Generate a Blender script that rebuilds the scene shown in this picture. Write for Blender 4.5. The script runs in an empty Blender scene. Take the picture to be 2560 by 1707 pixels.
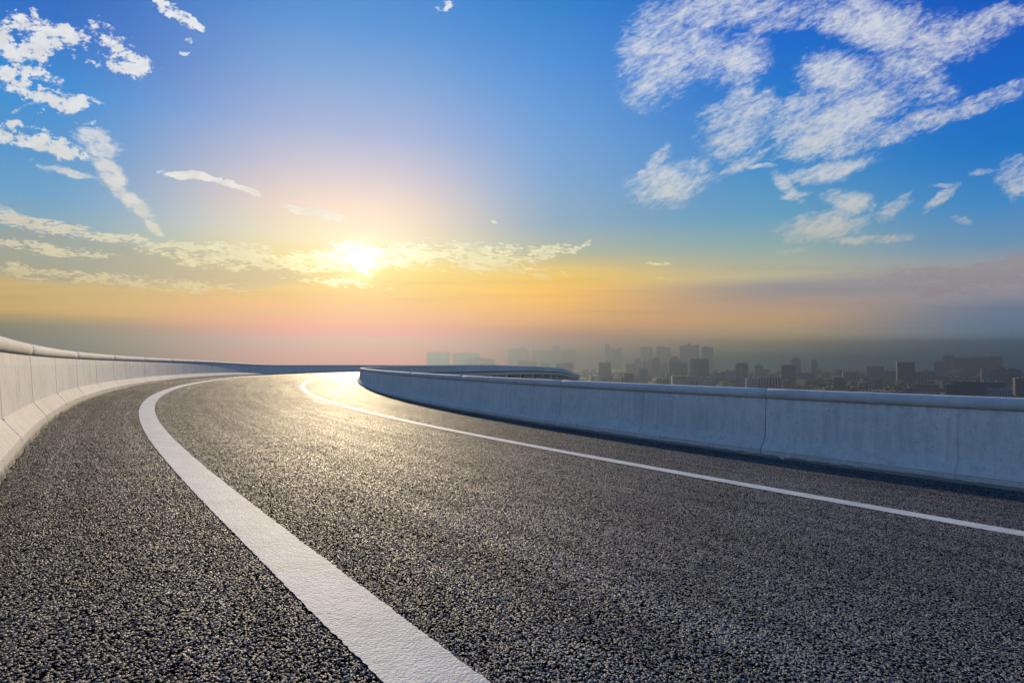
import bpy, bmesh, math, random
import numpy as np
from mathutils import Vector, Matrix

scene = bpy.context.scene
COL = scene.collection
R = math.radians
random.seed(7)

# ------------------------------------------------------------------ camera, exposure
SC = 1.25                      # metres per survey unit
CAM_F = 1436.61                # focal length in 2560-px units
PITCH, ROLL = 0.03, -0.00216    # looking slightly up, tiny roll
CAM_H = 0.63666 * SC
cam_d = bpy.data.cameras.new("camera"); cam = bpy.data.objects.new("camera", cam_d); COL.objects.link(cam)
cam_d.sensor_width = 36.0; cam_d.lens = CAM_F / 2560.0 * 36.0
cam_d.clip_start = 0.05; cam_d.clip_end = 60000
cr, sr = math.cos(-ROLL), math.sin(-ROLL)
fwd = Vector((0, math.cos(PITCH), math.sin(PITCH))); up0 = Vector((0, -math.sin(PITCH), math.cos(PITCH))); rt0 = Vector((1, 0, 0))
CR = rt0 * cr + up0 * sr
CU = up0 * cr - rt0 * sr
M = Matrix((CR, CU, -fwd)).transposed().to_4x4(); M.translation = Vector((0, 0, CAM_H))
cam.matrix_world = M
scene.camera = cam

def sky_uv(px, py):
    """direction seen at a survey pixel, written as world slopes x/y and z/y"""
    d = fwd * CAM_F + CR * (px - 1280) + CU * (853.5 - py)
    return d.x / d.y, d.z / d.y

EXPO = 0.5
vs = scene.view_settings
vs.view_transform = 'Standard'; vs.look = 'None'; vs.exposure = EXPO; vs.gamma = 1.0; vs.use_curve_mapping = False
scene.render.film_transparent = False
cy = scene.cycles
cy.max_bounces = 6; cy.diffuse_bounces = 3; cy.glossy_bounces = 3; cy.volume_bounces = 1; cy.sample_clamp_indirect = 4.0
cy.use_denoising = True

def lin(r, g, b, k=1.0):
    f = lambda c: (c / 255 / 12.92) if c <= 10 else ((c / 255 + 0.055) / 1.055) ** 2.4
    return (f(r) * k, f(g) * k, f(b) * k, 1.0)
KE = 2 ** (-EXPO)

# ------------------------------------------------------------------ node helpers
class NT:
    def __init__(s, tree):
        s.t = tree; s.n = tree.nodes; s.l = tree.links
    def new(s, typ, **kw):
        n = s.n.new(typ)
        for k, v in kw.items(): setattr(n, k, v)
        return n
    def put(s, sock, v):
        if isinstance(v, bpy.types.NodeSocket): s.l.new(v, sock)
        elif v is not None: sock.default_value = v
    def m(s, op, a, b=None, c=None, clamp=False):
        n = s.new('ShaderNodeMath', operation=op); n.use_clamp = clamp
        s.put(n.inputs[0], a); s.put(n.inputs[1], b); s.put(n.inputs[2], c)
        return n.outputs[0]
    def vm(s, op, a, b=None, scale=None):
        n = s.new('ShaderNodeVectorMath', operation=op)
        s.put(n.inputs[0], a); s.put(n.inputs[1], b)
        if scale is not None: s.put(n.inputs['Scale'], scale)
        return n.outputs['Value'] if op in ('LENGTH', 'DOT_PRODUCT', 'DISTANCE') else n.outputs[0]
    def mr(s, v, a, b, c=0.0, d=1.0, smooth=True):
        n = s.new('ShaderNodeMapRange'); n.interpolation_type = 'SMOOTHSTEP' if smooth else 'LINEAR'
        s.put(n.inputs[0], v)
        for i, x in enumerate((a, b, c, d)): s.put(n.inputs[i + 1], x)
        return n.outputs[0]
    def mix(s, f, a, b, blend='MIX'):
        n = s.new('ShaderNodeMix', data_type='RGBA', blend_type=blend); n.clamp_factor = True
        s.put(n.inputs[0], f); s.put(n.inputs[6], a); s.put(n.inputs[7], b)
        return n.outputs[2]
    def noise(s, vec, scale, detail=4, rough=0.55, dist=0.0, lac=2.0):
        n = s.new('ShaderNodeTexNoise'); s.put(n.inputs['Vector'], vec)
        n.inputs['Scale'].default_value = scale; n.inputs['Detail'].default_value = detail
        n.inputs['Roughness'].default_value = rough; n.inputs['Distortion'].default_value = dist
        n.inputs['Lacunarity'].default_value = lac
        return n
    def voro(s, vec, scale, feature='F1', rnd=1.0):
        n = s.new('ShaderNodeTexVoronoi', feature=feature); s.put(n.inputs['Vector'], vec)
        n.inputs['Scale'].default_value = scale; n.inputs['Randomness'].default_value = rnd
        return n
    def mapping(s, vec, loc=(0, 0, 0), rot=(0, 0, 0), scale=(1, 1, 1), typ='POINT'):
        n = s.new('ShaderNodeMapping', vector_type=typ); s.put(n.inputs[0], vec)
        n.inputs['Location'].default_value = loc; n.inputs['Rotation'].default_value = rot; n.inputs['Scale'].default_value = scale
        return n.outputs[0]
    def xyz(s, x, y, z=0.0):
        n = s.new('ShaderNodeCombineXYZ'); s.put(n.inputs[0], x); s.put(n.inputs[1], y); s.put(n.inputs[2], z)
        return n.outputs[0]
    def ramp(s, f, stops, interp='LINEAR'):
        n = s.new('ShaderNodeValToRGB'); s.put(n.inputs[0], f); cr_ = n.color_ramp; cr_.interpolation = interp
        while len(cr_.elements) < len(stops): cr_.elements.new(0.5)
        for e, (p, c) in zip(cr_.elements, sorted(stops, key=lambda q: q[0])):
            e.position = p; e.color = c
        return n.outputs[0]

# ------------------------------------------------------------------ sun and sky
SUN_AZ, SUN_EL = -14.8, 15.0
sun_d = bpy.data.lights.new("sun", 'SUN'); sun_d.energy = 4.5; sun_d.angle = R(0.6); sun_d.color = (1.0, 0.79, 0.49)
sun = bpy.data.objects.new("sun", sun_d); COL.objects.link(sun)
sdir = Vector((math.sin(R(SUN_AZ)) * math.cos(R(SUN_EL)), math.cos(R(SUN_AZ)) * math.cos(R(SUN_EL)), math.sin(R(SUN_EL))))
sun.rotation_euler = (-sdir).to_track_quat('-Z', 'Y').to_euler()

world = bpy.data.worlds.new("World"); scene.world = world; world.use_nodes = True
world.node_tree.nodes.clear()
W = NT(world.node_tree)
tc = W.new('ShaderNodeTexCoord'); D = tc.outputs['Generated']
sep = W.new('ShaderNodeSeparateXYZ'); W.put(sep.inputs[0], D)
dx, dy, dz = sep.outputs
yy = W.m('MAXIMUM', dy, 0.02)
U = W.m('DIVIDE', dx, yy); V = W.m('DIVIDE', dz, yy)
front = W.mr(dy, 0.05, 0.3)
az = W.m('ARCTAN2', dx, dy)                         # radians, 0 = ahead
el = W.m('ARCSINE', dz)
elN = W.m('DIVIDE', W.m('MAXIMUM', el, 0.0), R(45))  # 0..1 over 0..45 deg

HAZE_DENS, HAZE_TOP, HAZE_R, HAZE_G, HAZE_ALB = 4.1e-4, 163.0, 5300.0, 0.68, (.130, .157, .194)
def comp(c, J, T):
    full = [max(0.0, (c[q] - (1 - T) * J[q]) / T) for q in range(3)]
    lc = .2 * c[0] + .7 * c[1] + .1 * c[2]; lj = .2 * J[0] + .7 * J[1] + .1 * J[2]
    k = max(0.25, min(6.0, (lc - (1 - T) * lj) / T / lc)); w = 0.75 + 0.25 * min(1.0, max(0.0, (T - 0.28) / 0.35))
    return tuple(full[q] * w + c[q] * k * (1 - w) for q in range(3))
def column(px, rows, jk=1.0, k=KE):
    """sky colour by elevation; rows give how it should look after the haze in front of it"""
    st = []
    for py, c in rows:
        u, v = sky_uv(px, py)
        e = math.atan2(v, math.hypot(1, u))
        L = min(HAZE_R, HAZE_TOP / max(math.sin(max(e, 0)), 1e-4)); T = math.exp(-HAZE_DENS * L)
        c4 = lin(*c, k=k)
        dd = Vector((u, 1, v)).normalized(); ca = dd.dot(sdir); g = HAZE_G
        hg = (1 - g * g) / (4 * math.pi * (1 + g * g - 2 * g * ca) ** 1.5)
        J = [HAZE_ALB[q] * (sun_d.energy * sun_d.color[q] * hg * 0.85 + (.34, .36, .42)[q]) for q in range(3)]
        st.append((max(0.0, min(1.0, e / R(45))), comp(c4, J, T) + (1.0,)))
    return W.ramp(elN, st, 'EASE' if False else 'LINEAR')
colL = column(60, [(895, (132, 138, 122)), (815, (150, 148, 128)), (780, (208, 176, 118)), (720, (206, 180, 128)), (650, (186, 184, 158)), (580, (150, 176, 184)),
                   (480, (118, 168, 206)), (380, (98, 158, 208)), (200, (66, 146, 216)), (60, (24, 122, 204)), (-200, (10, 100, 190)), (-500, (20, 90, 170))])
colS = column(900, [(895, (242, 168, 100)), (835, (252, 186, 92)), (790, (255, 202, 62)), (720, (255, 219, 74)), (660, (255, 234, 160)), (600, (255, 238, 200)),
                    (520, (250, 226, 208)), (430, (217, 208, 217)), (330, (177, 189, 223)), (200, (140, 175, 222)), (60, (102, 156, 220)), (-200, (60, 130, 205)), (-500, (30, 100, 180))])
colM = column(1340, [(895, (160, 148, 128)), (840, (196, 164, 118)), (800, (232, 184, 110)), (750, (255, 200, 88)), (690, (248, 208, 120)), (630, (190, 194, 170)), (560, (158, 182, 200)),
                     (450, (140, 176, 216)), (330, (122, 168, 222)), (160, (92, 152, 220)), (20, (66, 138, 212)), (-200, (30, 115, 200)), (-500, (20, 90, 175))])
colR = column(1900, [(895, (108, 120, 122)), (850, (150, 142, 126)), (800, (190, 160, 130)), (740, (160, 152, 150)), (715, (158, 156, 156)), (690, (190, 184, 156)), (620, (150, 176, 176)), (540, (110, 164, 196)),
                     (420, (80, 148, 206)), (250, (52, 128, 208)), (100, (26, 112, 208)), (-200, (10, 96, 196)), (-500, (14, 76, 165))])
colE = column(2540, [(895, (84, 106, 124)), (840, (102, 120, 138)), (780, (116, 132, 152)), (730, (150, 148, 158)), (660, (156, 160, 166)), (600, (112, 152, 184)), (500, (76, 142, 200)),
                     (360, (30, 122, 200)), (200, (8, 108, 202)), (60, (6, 98, 196)), (-200, (6, 88, 186)), (-500, (12, 72, 160))])
colB = W.ramp(elN, [(0.0, lin(120, 132, 144, KE * 1.3)), (0.2, lin(150, 172, 198, KE * 1.3)), (0.5, lin(120, 160, 206, KE * 1.3)), (1.0, lin(70, 122, 190, KE * 1.3))])
def azp(px): return math.atan((px - 1280) / CAM_F)
sky = W.mix(W.mr(az, azp(60), azp(820)), colL, colS)
sky = W.mix(W.mr(az, azp(930), azp(1420)), sky, colM)
sky = W.mix(W.mr(az, azp(1300), azp(2000)), sky, colR)
sky = W.mix(W.mr(az, azp(1900), azp(2560)), sky, colE)
sky = W.mix(W.mr(W.m('ABSOLUTE', az), R(48), R(95)), sky, colB)
# horizon cirrostratus bands, very soft
Pv = W.xyz(U, V)
band = W.noise(W.mapping(Pv, scale=(0.7, 16, 1)), 2.2, 4, 0.5).outputs[0]
bandm = W.m('MULTIPLY', W.mr(V, 0.0, 0.05), W.mr(V, 0.20, 0.12))
sky = W.mix(W.m('MULTIPLY', W.m('MULTIPLY', W.mr(band, 0.50, 0.68), bandm), 0.35), sky, W.mix(1.0, sky, (0.62, 0.70, 0.86, 1), 'MULTIPLY'))
sky = W.mix(W.m('MULTIPLY', W.m('MULTIPLY', W.mr(band, 0.48, 0.32), bandm), 0.22), sky, W.mix(1.0, sky, (1.5, 1.3, 1.0, 1), 'MULTIPLY'))

# --- clouds: masks are places in the sky, the texture is fractal noise
def rotz(a): return (0, 0, R(a))
warp = W.noise(Pv, 5.0, 5, 0.6).outputs['Color']
warpv = W.vm('SCALE', W.vm('SUBTRACT', warp, (0.5, 0.5, 0.5)), scale=0.036)
warp2 = W.noise(Pv, 22.0, 4, 0.6).outputs['Color']
warpv2 = W.vm('SCALE', W.vm('SUBTRACT', warp2, (0.5, 0.5, 0.5)), scale=0.022)
Pw = W.vm('ADD', W.vm('ADD', Pv, warpv), warpv2)
def masks(lst):
    acc = None
    for (px, py, ra, rb, ang, st) in lst:
        u, v = sky_uv(px, py)
        src = Pw
        if acc is not None:      # evaluate one after another (keeps the shader stack small)
            mm = W.new('ShaderNodeVectorMath', operation='MULTIPLY_ADD'); W.put(mm.inputs[0], acc); mm.inputs[1].default_value = (1e-6, 1e-6, 1e-6); W.put(mm.inputs[2], Pw); src = mm.outputs[0]
        q = W.mapping(src, loc=(u, v, 0), rot=rotz(-ang), scale=(ra / CAM_F, rb / CAM_F, 1), typ='TEXTURE')
        w = W.mr(W.vm('LENGTH', q), 1.35, 0.35, 0.0, st)
        acc = w if acc is None else W.m('MAXIMUM', acc, w)
    return acc
# small puffs (upper left), angle positive = falling to the right
A = [(60, 95, 130, 95, 0, .95), (150, 90, 110, 50, 20, .95), (235, 105, 90, 60, 15, .85), (320, 155, 90, 42, 24, .95), (60, 200, 110, 60, 25, 1.0), (150, 245, 110, 50, 22, .95),
     (30, 330, 70, 45, 0, .9), (120, 365, 130, 42, 14, .98), (215, 300, 60, 20, 15, .5),
     (425, 35, 95, 24, 35, 1.0), (488, 62, 42, 12, 30, 1.0), (470, 105, 22, 10, 0, .75), (462, 132, 18, 7, 0, .7), (1105, 12, 20, 34, 60, .85),
     (492, 445, 115, 13, 11, 1.25), (622, 482, 65, 11, 18, 1.2), (775, 533, 90, 15, 14, 1.25), (765, 506, 30, 6, -8, .6), (1235, 562, 14, 5, 25, 1.1), (45, 484, 20, 4, 0, .6)]
# silky streaks
B = [(245, 360, 75, 45, 30, 1.0), (275, 430, 80, 34, 48, 1.0), (335, 500, 80, 26, 42, 1.0), (385, 562, 52, 12, 50, 1.0), (165, 432, 110, 13, 14, .95), (15, 528, 65, 14, 28, .95),
     (60, 270, 60, 8, -30, .45)]
# large cirrus on the right, angle negative = rising to the right
C = [(1650, 130, 110, 150, 20, .92), (1745, 120, 140, 80, 20, .8), (1800, 25, 200, 55, -5, .82), (1990, 40, 160, 40, -15, .66), (1860, 150, 60, 100, 30, .85), (1850, 240, 60, 40, 60, .6),
     (2190, 60, 150, 90, 10, 1.0), (2320, 90, 190, 70, 0, .8), (2480, 60, 120, 45, -15, .75), (2090, 185, 110, 70, 10, 1.0), (2260, 190, 130, 70, 20, .72),
     (1860, 310, 130, 80, -20, .92), (1990, 290, 130, 60, -25, .9), (2130, 270, 170, 80, -15, .9), (2090, 345, 190, 55, -10, .95), (2260, 325, 180, 30, -20, .85), (2460, 250, 180, 26, -22, .85),
     (2080, 425, 115, 28, -14, .98), (1880, 395, 80, 22, -25, .8), (1910, 418, 45, 9, 0, .9), (1675, 465, 125, 58, -12, .98), (1640, 400, 60, 20, -50, .7), (1595, 435, 20, 9, -45, .8), (1740, 420, 50, 36, -30, .8),
     (1970, 470, 60, 18, 45, .8), (1995, 490, 40, 10, -10, .8),
     (2120, 510, 70, 38, 15, 1.0), (2060, 570, 130, 38, -8, .95), (2180, 600, 130, 14, -3, .9), (2240, 520, 70, 26, -35, .7), (2355, 500, 60, 12, -38, .8), (2355, 468, 45, 8, -12, .7),
     (2545, 440, 55, 60, 60, .95), (2460, 425, 40, 10, -15, .75), (1985, 628, 60, 8, -2, .6), (2400, 550, 30, 12, 10, .6)]
# low, sunlit bands
E_ = [(890, 642, 170, 44, 0, 1.2), (1030, 640, 150, 38, 4, 1.15), (1190, 645, 190, 44, 3, 1.1), (1385, 630, 95, 22, -10, 1.15), (1470, 612, 22, 9, -30, .9), (1290, 680, 190, 20, 2, .8), (1120, 622, 70, 12, 5, .9),
      (640, 640, 170, 36, 8, 1.1), (770, 655, 130, 36, 5, 1.1), (500, 650, 190, 22, 10, 1.0), (100, 562, 200, 24, 7, 1.15), (310, 596, 170, 17, 9, 1.2), (480, 618, 150, 9, 8, 1.3), (100, 618, 200, 20, 6, 1.1),
      (150, 688, 260, 26, 5, 1.0), (420, 706, 270, 24, 4, .98), (830, 703, 150, 16, 4, 1.0), (1650, 666, 40, 6, -2, .85), (1640, 702, 45, 5, 2, .7), (1690, 668, 10, 3, 0, .6), (1070, 598, 18, 4, 0, .9), (1290, 612, 35, 4, 5, .9)]
mA, mB, mC, mE = masks(A), masks(B), masks(C), masks(E_)
Pn = W.vm('ADD', Pv, W.vm('SCALE', warpv, scale=0.6))
def cloudn(rot, sy, s1, s2, w2, det, dist=0.0):
    base = W.mapping(Pn, rot=rotz(rot), scale=(1, 1 / sy, 1), typ='TEXTURE')
    a = W.noise(base, s1, det, 0.6, dist).outputs[0]; b = W.noise(base, s2, 4, 0.65, dist).outputs[0]
    return W.m('MULTIPLY_ADD', W.m('ADD', W.m('MULTIPLY', a, 1 - w2), W.m('MULTIPLY', b, w2)), 1.7, -0.35)
def alpha(mask, n, t0, t1, soft, gain=1.0):
    """coverage: the noise must pass a threshold that falls from t0 (mask 0) to t1 (mask 1)"""
    thr = W.m('MULTIPLY_ADD', mask, t1 - t0, t0)
    a = W.mr(W.m('SUBTRACT', n, thr), -soft, soft)
    a = W.m('MULTIPLY', a, W.mr(mask, 0.02, 0.25))
    return W.m('MULTIPLY', a, gain) if gain != 1.0 else a
nA = cloudn(-14, 1.5, 24, 80, .30, 4)
nB = cloudn(-8, 2.4, 20, 90, .35, 4, .3)
nC = cloudn(27, 2.5, 9.5, 56, .46, 7, .5)
nE = cloudn(-4, 4.0, 20, 80, .50, 5, .2)
aA = alpha(mA, nA, .84, .41, .085)
aB = alpha(mB, nB, .85, .36, .22, .95)
aC = alpha(mC, nC, .82, .40, .30, .90)
aE = alpha(mE, nE, .80, .475, .07)
# grey-green veil of the low deck, left of the sun; mauve bank low on the right
veil = W.m('MULTIPLY', masks([(120, 640, 420, 75, 6, 1.0), (480, 668, 360, 50, 5, 1.0), (760, 690, 200, 24, 4, .5)]), 1.0)
veilc = W.mix(W.mr(U, -0.8, -0.3), lin(166, 170, 158, KE), lin(214, 186, 140, KE))
sky = W.mix(W.m('MULTIPLY', W.mr(veil, 0.30, 0.75), 0.62), sky, veilc)
bank = masks([(2480, 690, 200, 48, -6, 1.0), (2330, 700, 160, 40, -4, .9), (2560, 655, 90, 36, -14, .9)])
sky = W.mix(W.m('MULTIPLY', alpha(bank, nE, .75, .36, .12), 0.55), sky, lin(182, 166, 170, KE))
cloudc = W.ramp(W.m('MULTIPLY', V, 2.0), [(0.10, lin(255, 196, 110, KE)), (0.26, lin(255, 226, 140, KE * 1.1)), (0.36, lin(255, 243, 192, KE * 1.1)), (0.47, lin(250, 240, 222, KE)), (0.70, lin(242, 242, 242, KE)), (1.0, lin(246, 248, 250, KE))])
cloudR = W.ramp(W.m('MULTIPLY', V, 2.0), [(0.30, lin(214, 202, 184, KE)), (0.42, lin(222, 218, 206, KE)), (0.6, lin(226, 230, 232, KE)), (1.0, lin(232, 236, 242, KE))])
shade = W.mr(W.noise(W.mapping(Pn, loc=(0.004, -0.012, 0), scale=(1, 1.7, 1)), 22, 3, 0.6).outputs[0], 0.35, 0.68, 0.90, 1.04)
cloudc = W.vm('SCALE', cloudc, scale=shade)
inc = lambda a: W.m('MULTIPLY', a, front)
sky = W.mix(inc(W.m('MULTIPLY', aC, 1.0)), sky, cloudR)
sky = W.mix(inc(W.m('MULTIPLY', aB, 0.85)), sky, cloudc)
sky = W.mix(inc(W.m('MULTIPLY', aA, 0.95)), sky, cloudc)
sky = W.mix(inc(W.m('MULTIPLY', aE, 0.92)), sky, W.mix(W.mr(U, -0.7, -0.3), W.mix(0.35, cloudc, lin(230, 215, 180, KE)), cloudc))
# the low sun seen through thin cloud
su, sv = sky_uv(905, 655)
gd = Vector((su, 1, sv)).normalized()
cosd = W.vm('DOT_PRODUCT', D, tuple(gd))
ang = W.m('ARCCOSINE', W.m('MINIMUM', cosd, 0.99999))
def gauss(sig): return W.m('EXPONENT', W.m('MULTIPLY', W.m('POWER', W.m('DIVIDE', ang, R(sig)), 2.0), -1.0))
glow = W.vm('SCALE', (1.0, 0.90, 0.62), scale=W.m('MULTIPLY', gauss(0.42), 14.0))
glow2 = W.vm('SCALE', (1.0, 0.86, 0.55), scale=W.m('MULTIPLY', gauss(1.5), 0.7))
glow3 = W.vm('SCALE', (1.0, 0.80, 0.55), scale=W.m('MULTIPLY', gauss(5.0), 0.16))
thin = W.mr(nE, 0.42, 0.60, 0.55, 1.5)
sky = W.vm('ADD', sky, W.vm('SCALE', W.vm('ADD', glow, glow2), scale=thin)); sky = W.vm('ADD', sky, glow3)
sky = W.vm('ADD', sky, W.vm('SCALE', (1.0, 0.88, 0.62), scale=W.m('MULTIPLY', W.m('MULTIPLY', aE, gauss(5.0)), 0.5)))
# physical sky underneath, as a share of the light
nish = W.new('ShaderNodeTexSky', sky_type='NISHITA'); nish.sun_disc = False
nish.sun_elevation = R(SUN_EL); nish.sun_rotation = R(SUN_AZ)
nb = W.new('ShaderNodeBackground'); W.put(nb.inputs[0], nish.outputs[0]); nb.inputs[1].default_value = 0.0003
bg = W.new('ShaderNodeBackground'); W.put(bg.inputs[0], sky); bg.inputs[1].default_value = 0.95
add = W.new('ShaderNodeAddShader'); W.l.new(nb.outputs[0], add.inputs[0]); W.l.new(bg.outputs[0], add.inputs[1])
wo = W.new('ShaderNodeOutputWorld'); W.l.new(add.outputs[0], wo.inputs[0])
world.cycles.sampling_method = 'MANUAL'; world.cycles.sample_map_resolution = 1024

# ------------------------------------------------------------------ mesh helpers
def link(name, verts, faces, mat, parent=None, smooth=False, uv=None):
    me = bpy.data.meshes.new(name)
    verts = np.asarray(verts, dtype=np.float32)
    me.from_pydata(verts.tolist(), [], faces if isinstance(faces, list) else faces.tolist())
    if uv is not None:
        l = me.uv_layers.new(name="UVMap")
        idx = np.empty(len(me.loops), dtype=np.int32); me.loops.foreach_get('vertex_index', idx)
        l.data.foreach_set('uv', np.asarray(uv, dtype=np.float32)[idx].ravel())
    me.materials.append(mat)
    if smooth: me.polygons.foreach_set('use_smooth', [True] * len(me.polygons))
    me.update()
    o = bpy.data.objects.new(name, me); COL.objects.link(o)
    if parent is not None: o.parent = parent
    return o
def empty(name, loc=(0, 0, 0), rz=0.0):
    o = bpy.data.objects.new(name, None); COL.objects.link(o); o.location = loc; o.rotation_euler = (0, 0, rz)
    o.empty_display_size = 0.5
    return o
def tag(o, label=None, cat=None, group=None, kind=None):
    if label: o['label'] = label
    if cat: o['category'] = cat
    if group: o['group'] = group
    if kind: o['kind'] = kind
    return o

def material(name):
    m = bpy.data.materials.new(name); m.use_nodes = True
    t = NT(m.node_tree); t.n.clear()
    b = t.new('ShaderNodeBsdfPrincipled'); o = t.new('ShaderNodeOutputMaterial'); t.l.new(b.outputs[0], o.inputs[0]); t.out = o
    return m, t, b

A_WALL_M = 7.34084 * SC
# asphalt -----------------------------------------------------------
def make_asphalt():
    m, t, b = material("asphalt")
    co = t.new('ShaderNodeTexCoord'); P = co.outputs['Object']
    uvm = co.outputs['UV']
    wob = t.vm('SCALE', t.vm('SUBTRACT', t.noise(P, 60, 3, .6).outputs['Color'], (.5, .5, .5)), scale=0.010)
    Q = t.vm('ADD', P, wob)
    v1 = t.voro(Q, 104); v2 = t.voro(Q, 215)
    d1 = v1.outputs['Distance']; d2 = v2.outputs['Distance']
    grit = t.noise(P, 500, 2, .7).outputs[0]
    lump = t.noise(P, 40, 3, .6).outputs[0]
    stone = t.mr(d1, 0.74, 0.12); fine = t.mr(d2, 0.70, 0.15)
    hgt = t.m('ADD', t.m('MULTIPLY', stone, 0.62), t.m('ADD', t.m('MULTIPLY', fine, 0.16), t.m('ADD', t.m('MULTIPLY', lump, 0.85), t.m('MULTIPLY', grit, 0.07))))
    disp = t.new('ShaderNodeDisplacement'); t.put(disp.inputs['Height'], hgt)
    disp.inputs['Midlevel'].default_value = 1.22; disp.inputs['Scale'].default_value = 0.0085
    t.l.new(disp.outputs[0], t.out.inputs['Displacement'])
    m.displacement_method = 'BOTH'
    gap = t.mr(hgt, 0.62, 0.90)                      # black binder plus painted shade in the hollows, worn stone on top
    tone = t.mr(v1.outputs['Color'], 0.0, 1.0, 0.55, 1.5, False)
    top = t.vm('SCALE', t.mix(t.noise(P, 9, 3).outputs[0], (.125, .132, .140, 1), (.205, .206, .204, 1)), scale=tone)
    colr = t.mix(gap, (.004, .004, .0045, 1), top)
    # wear bands that run along the lane
    su_ = t.new('ShaderNodeSeparateXYZ'); t.put(su_.inputs[0], uvm)
    along = t.xyz(t.m('MULTIPLY', su_.outputs[0], 0.06), t.m('MULTIPLY', su_.outputs[1], 2.2))
    wear = t.noise(along, 1.6, 4, .6).outputs[0]
    big = t.noise(P, 0.5, 4, .6).outputs[0]
    k = t.m('ADD', t.mr(wear, 0.35, 0.68, 0.78, 1.18), t.mr(big, 0.35, 0.7, -0.14, 0.16))
    colr = t.vm('SCALE', colr, scale=k)
    # grit blown against the parapets
    edge = t.m('MINIMUM', t.m('ABSOLUTE', su_.outputs[1]), t.m('ABSOLUTE', t.m('SUBTRACT', A_WALL_M, su_.outputs[1])))
    dust = t.m('MULTIPLY', t.mr(edge, 0.34, 0.02), t.mr(t.noise(P, 14, 5, .7).outputs[0], 0.42, 0.66))
    colr = t.mix(t.m('MULTIPLY', dust, 0.75), colr, (.15, .13, .10, 1))
    t.put(b.inputs['Base Color'], colr)
    t.put(b.inputs['Roughness'], t.m('ADD', t.mr(gap, 0, 1, 0.9, 0.50), t.mr(wear, 0.35, 0.68, 0.03, -0.03)))
    t.put(b.inputs['Specular IOR Level'], t.mr(gap, 0, 1, 0.0, 0.20))
    return m
ASPHALT = make_asphalt()

def make_paint():
    m, t, b = material("road_paint")
    co = t.new('ShaderNodeTexCoord'); P = co.outputs['Object']; uvm = co.outputs['UV']
    s_ = t.new('ShaderNodeSeparateXYZ'); t.put(s_.inputs[0], uvm)
    n1 = t.noise(P, 140, 4, .65).outputs[0]; n2 = t.noise(P, 28, 4, .6).outputs[0]; n3 = t.noise(P, 5, 4, .6).outputs[0]
    v = t.voro(P, 95).outputs['Distance']
    hgt = t.m('ADD', t.m('MULTIPLY', n1, .4), t.m('ADD', t.m('MULTIPLY', n2, 0.7), t.m('MULTIPLY', v, -0.35)))
    bump = t.new('ShaderNodeBump'); bump.inputs['Strength'].default_value = 1.0; bump.inputs['Distance'].default_value = 0.0055
    t.put(bump.inputs['Height'], hgt); t.l.new(bump.outputs[0], b.inputs['Normal'])
    c = t.mix(t.mr(n3, .3, .7), (.40, .43, .43, 1), (.52, .545, .54, 1))
    c = t.mix(t.m('MULTIPLY', t.mr(n1, .56, .70), .5), c, (.33, .33, .325, 1))
    pit = t.noise(P, 260, 2, .6).outputs[0]; c = t.mix(t.m('MULTIPLY', t.m('MULTIPLY', t.mr(pit, .56, .66), t.mr(n2, .44, .60)), .8), c, (.06, .06, .06, 1))
    # thin seams where one pass of the marking machine stopped
    seam = t.m('PINGPONG', t.m('ADD', s_.outputs[0], t.m('MULTIPLY', t.noise(P, 20, 2).outputs[0], 0.02)), 0.62)
    c = t.mix(t.m('MULTIPLY', t.mr(seam, 0.010, 0.004), .55), c, (.30, .30, .30, 1))
    t.put(b.inputs['Base Color'], c)
    b.inputs['Roughness'].default_value = 0.7; b.inputs['Specular IOR Level'].default_value = 0.25
    return m
PAINT = make_paint()

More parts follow.
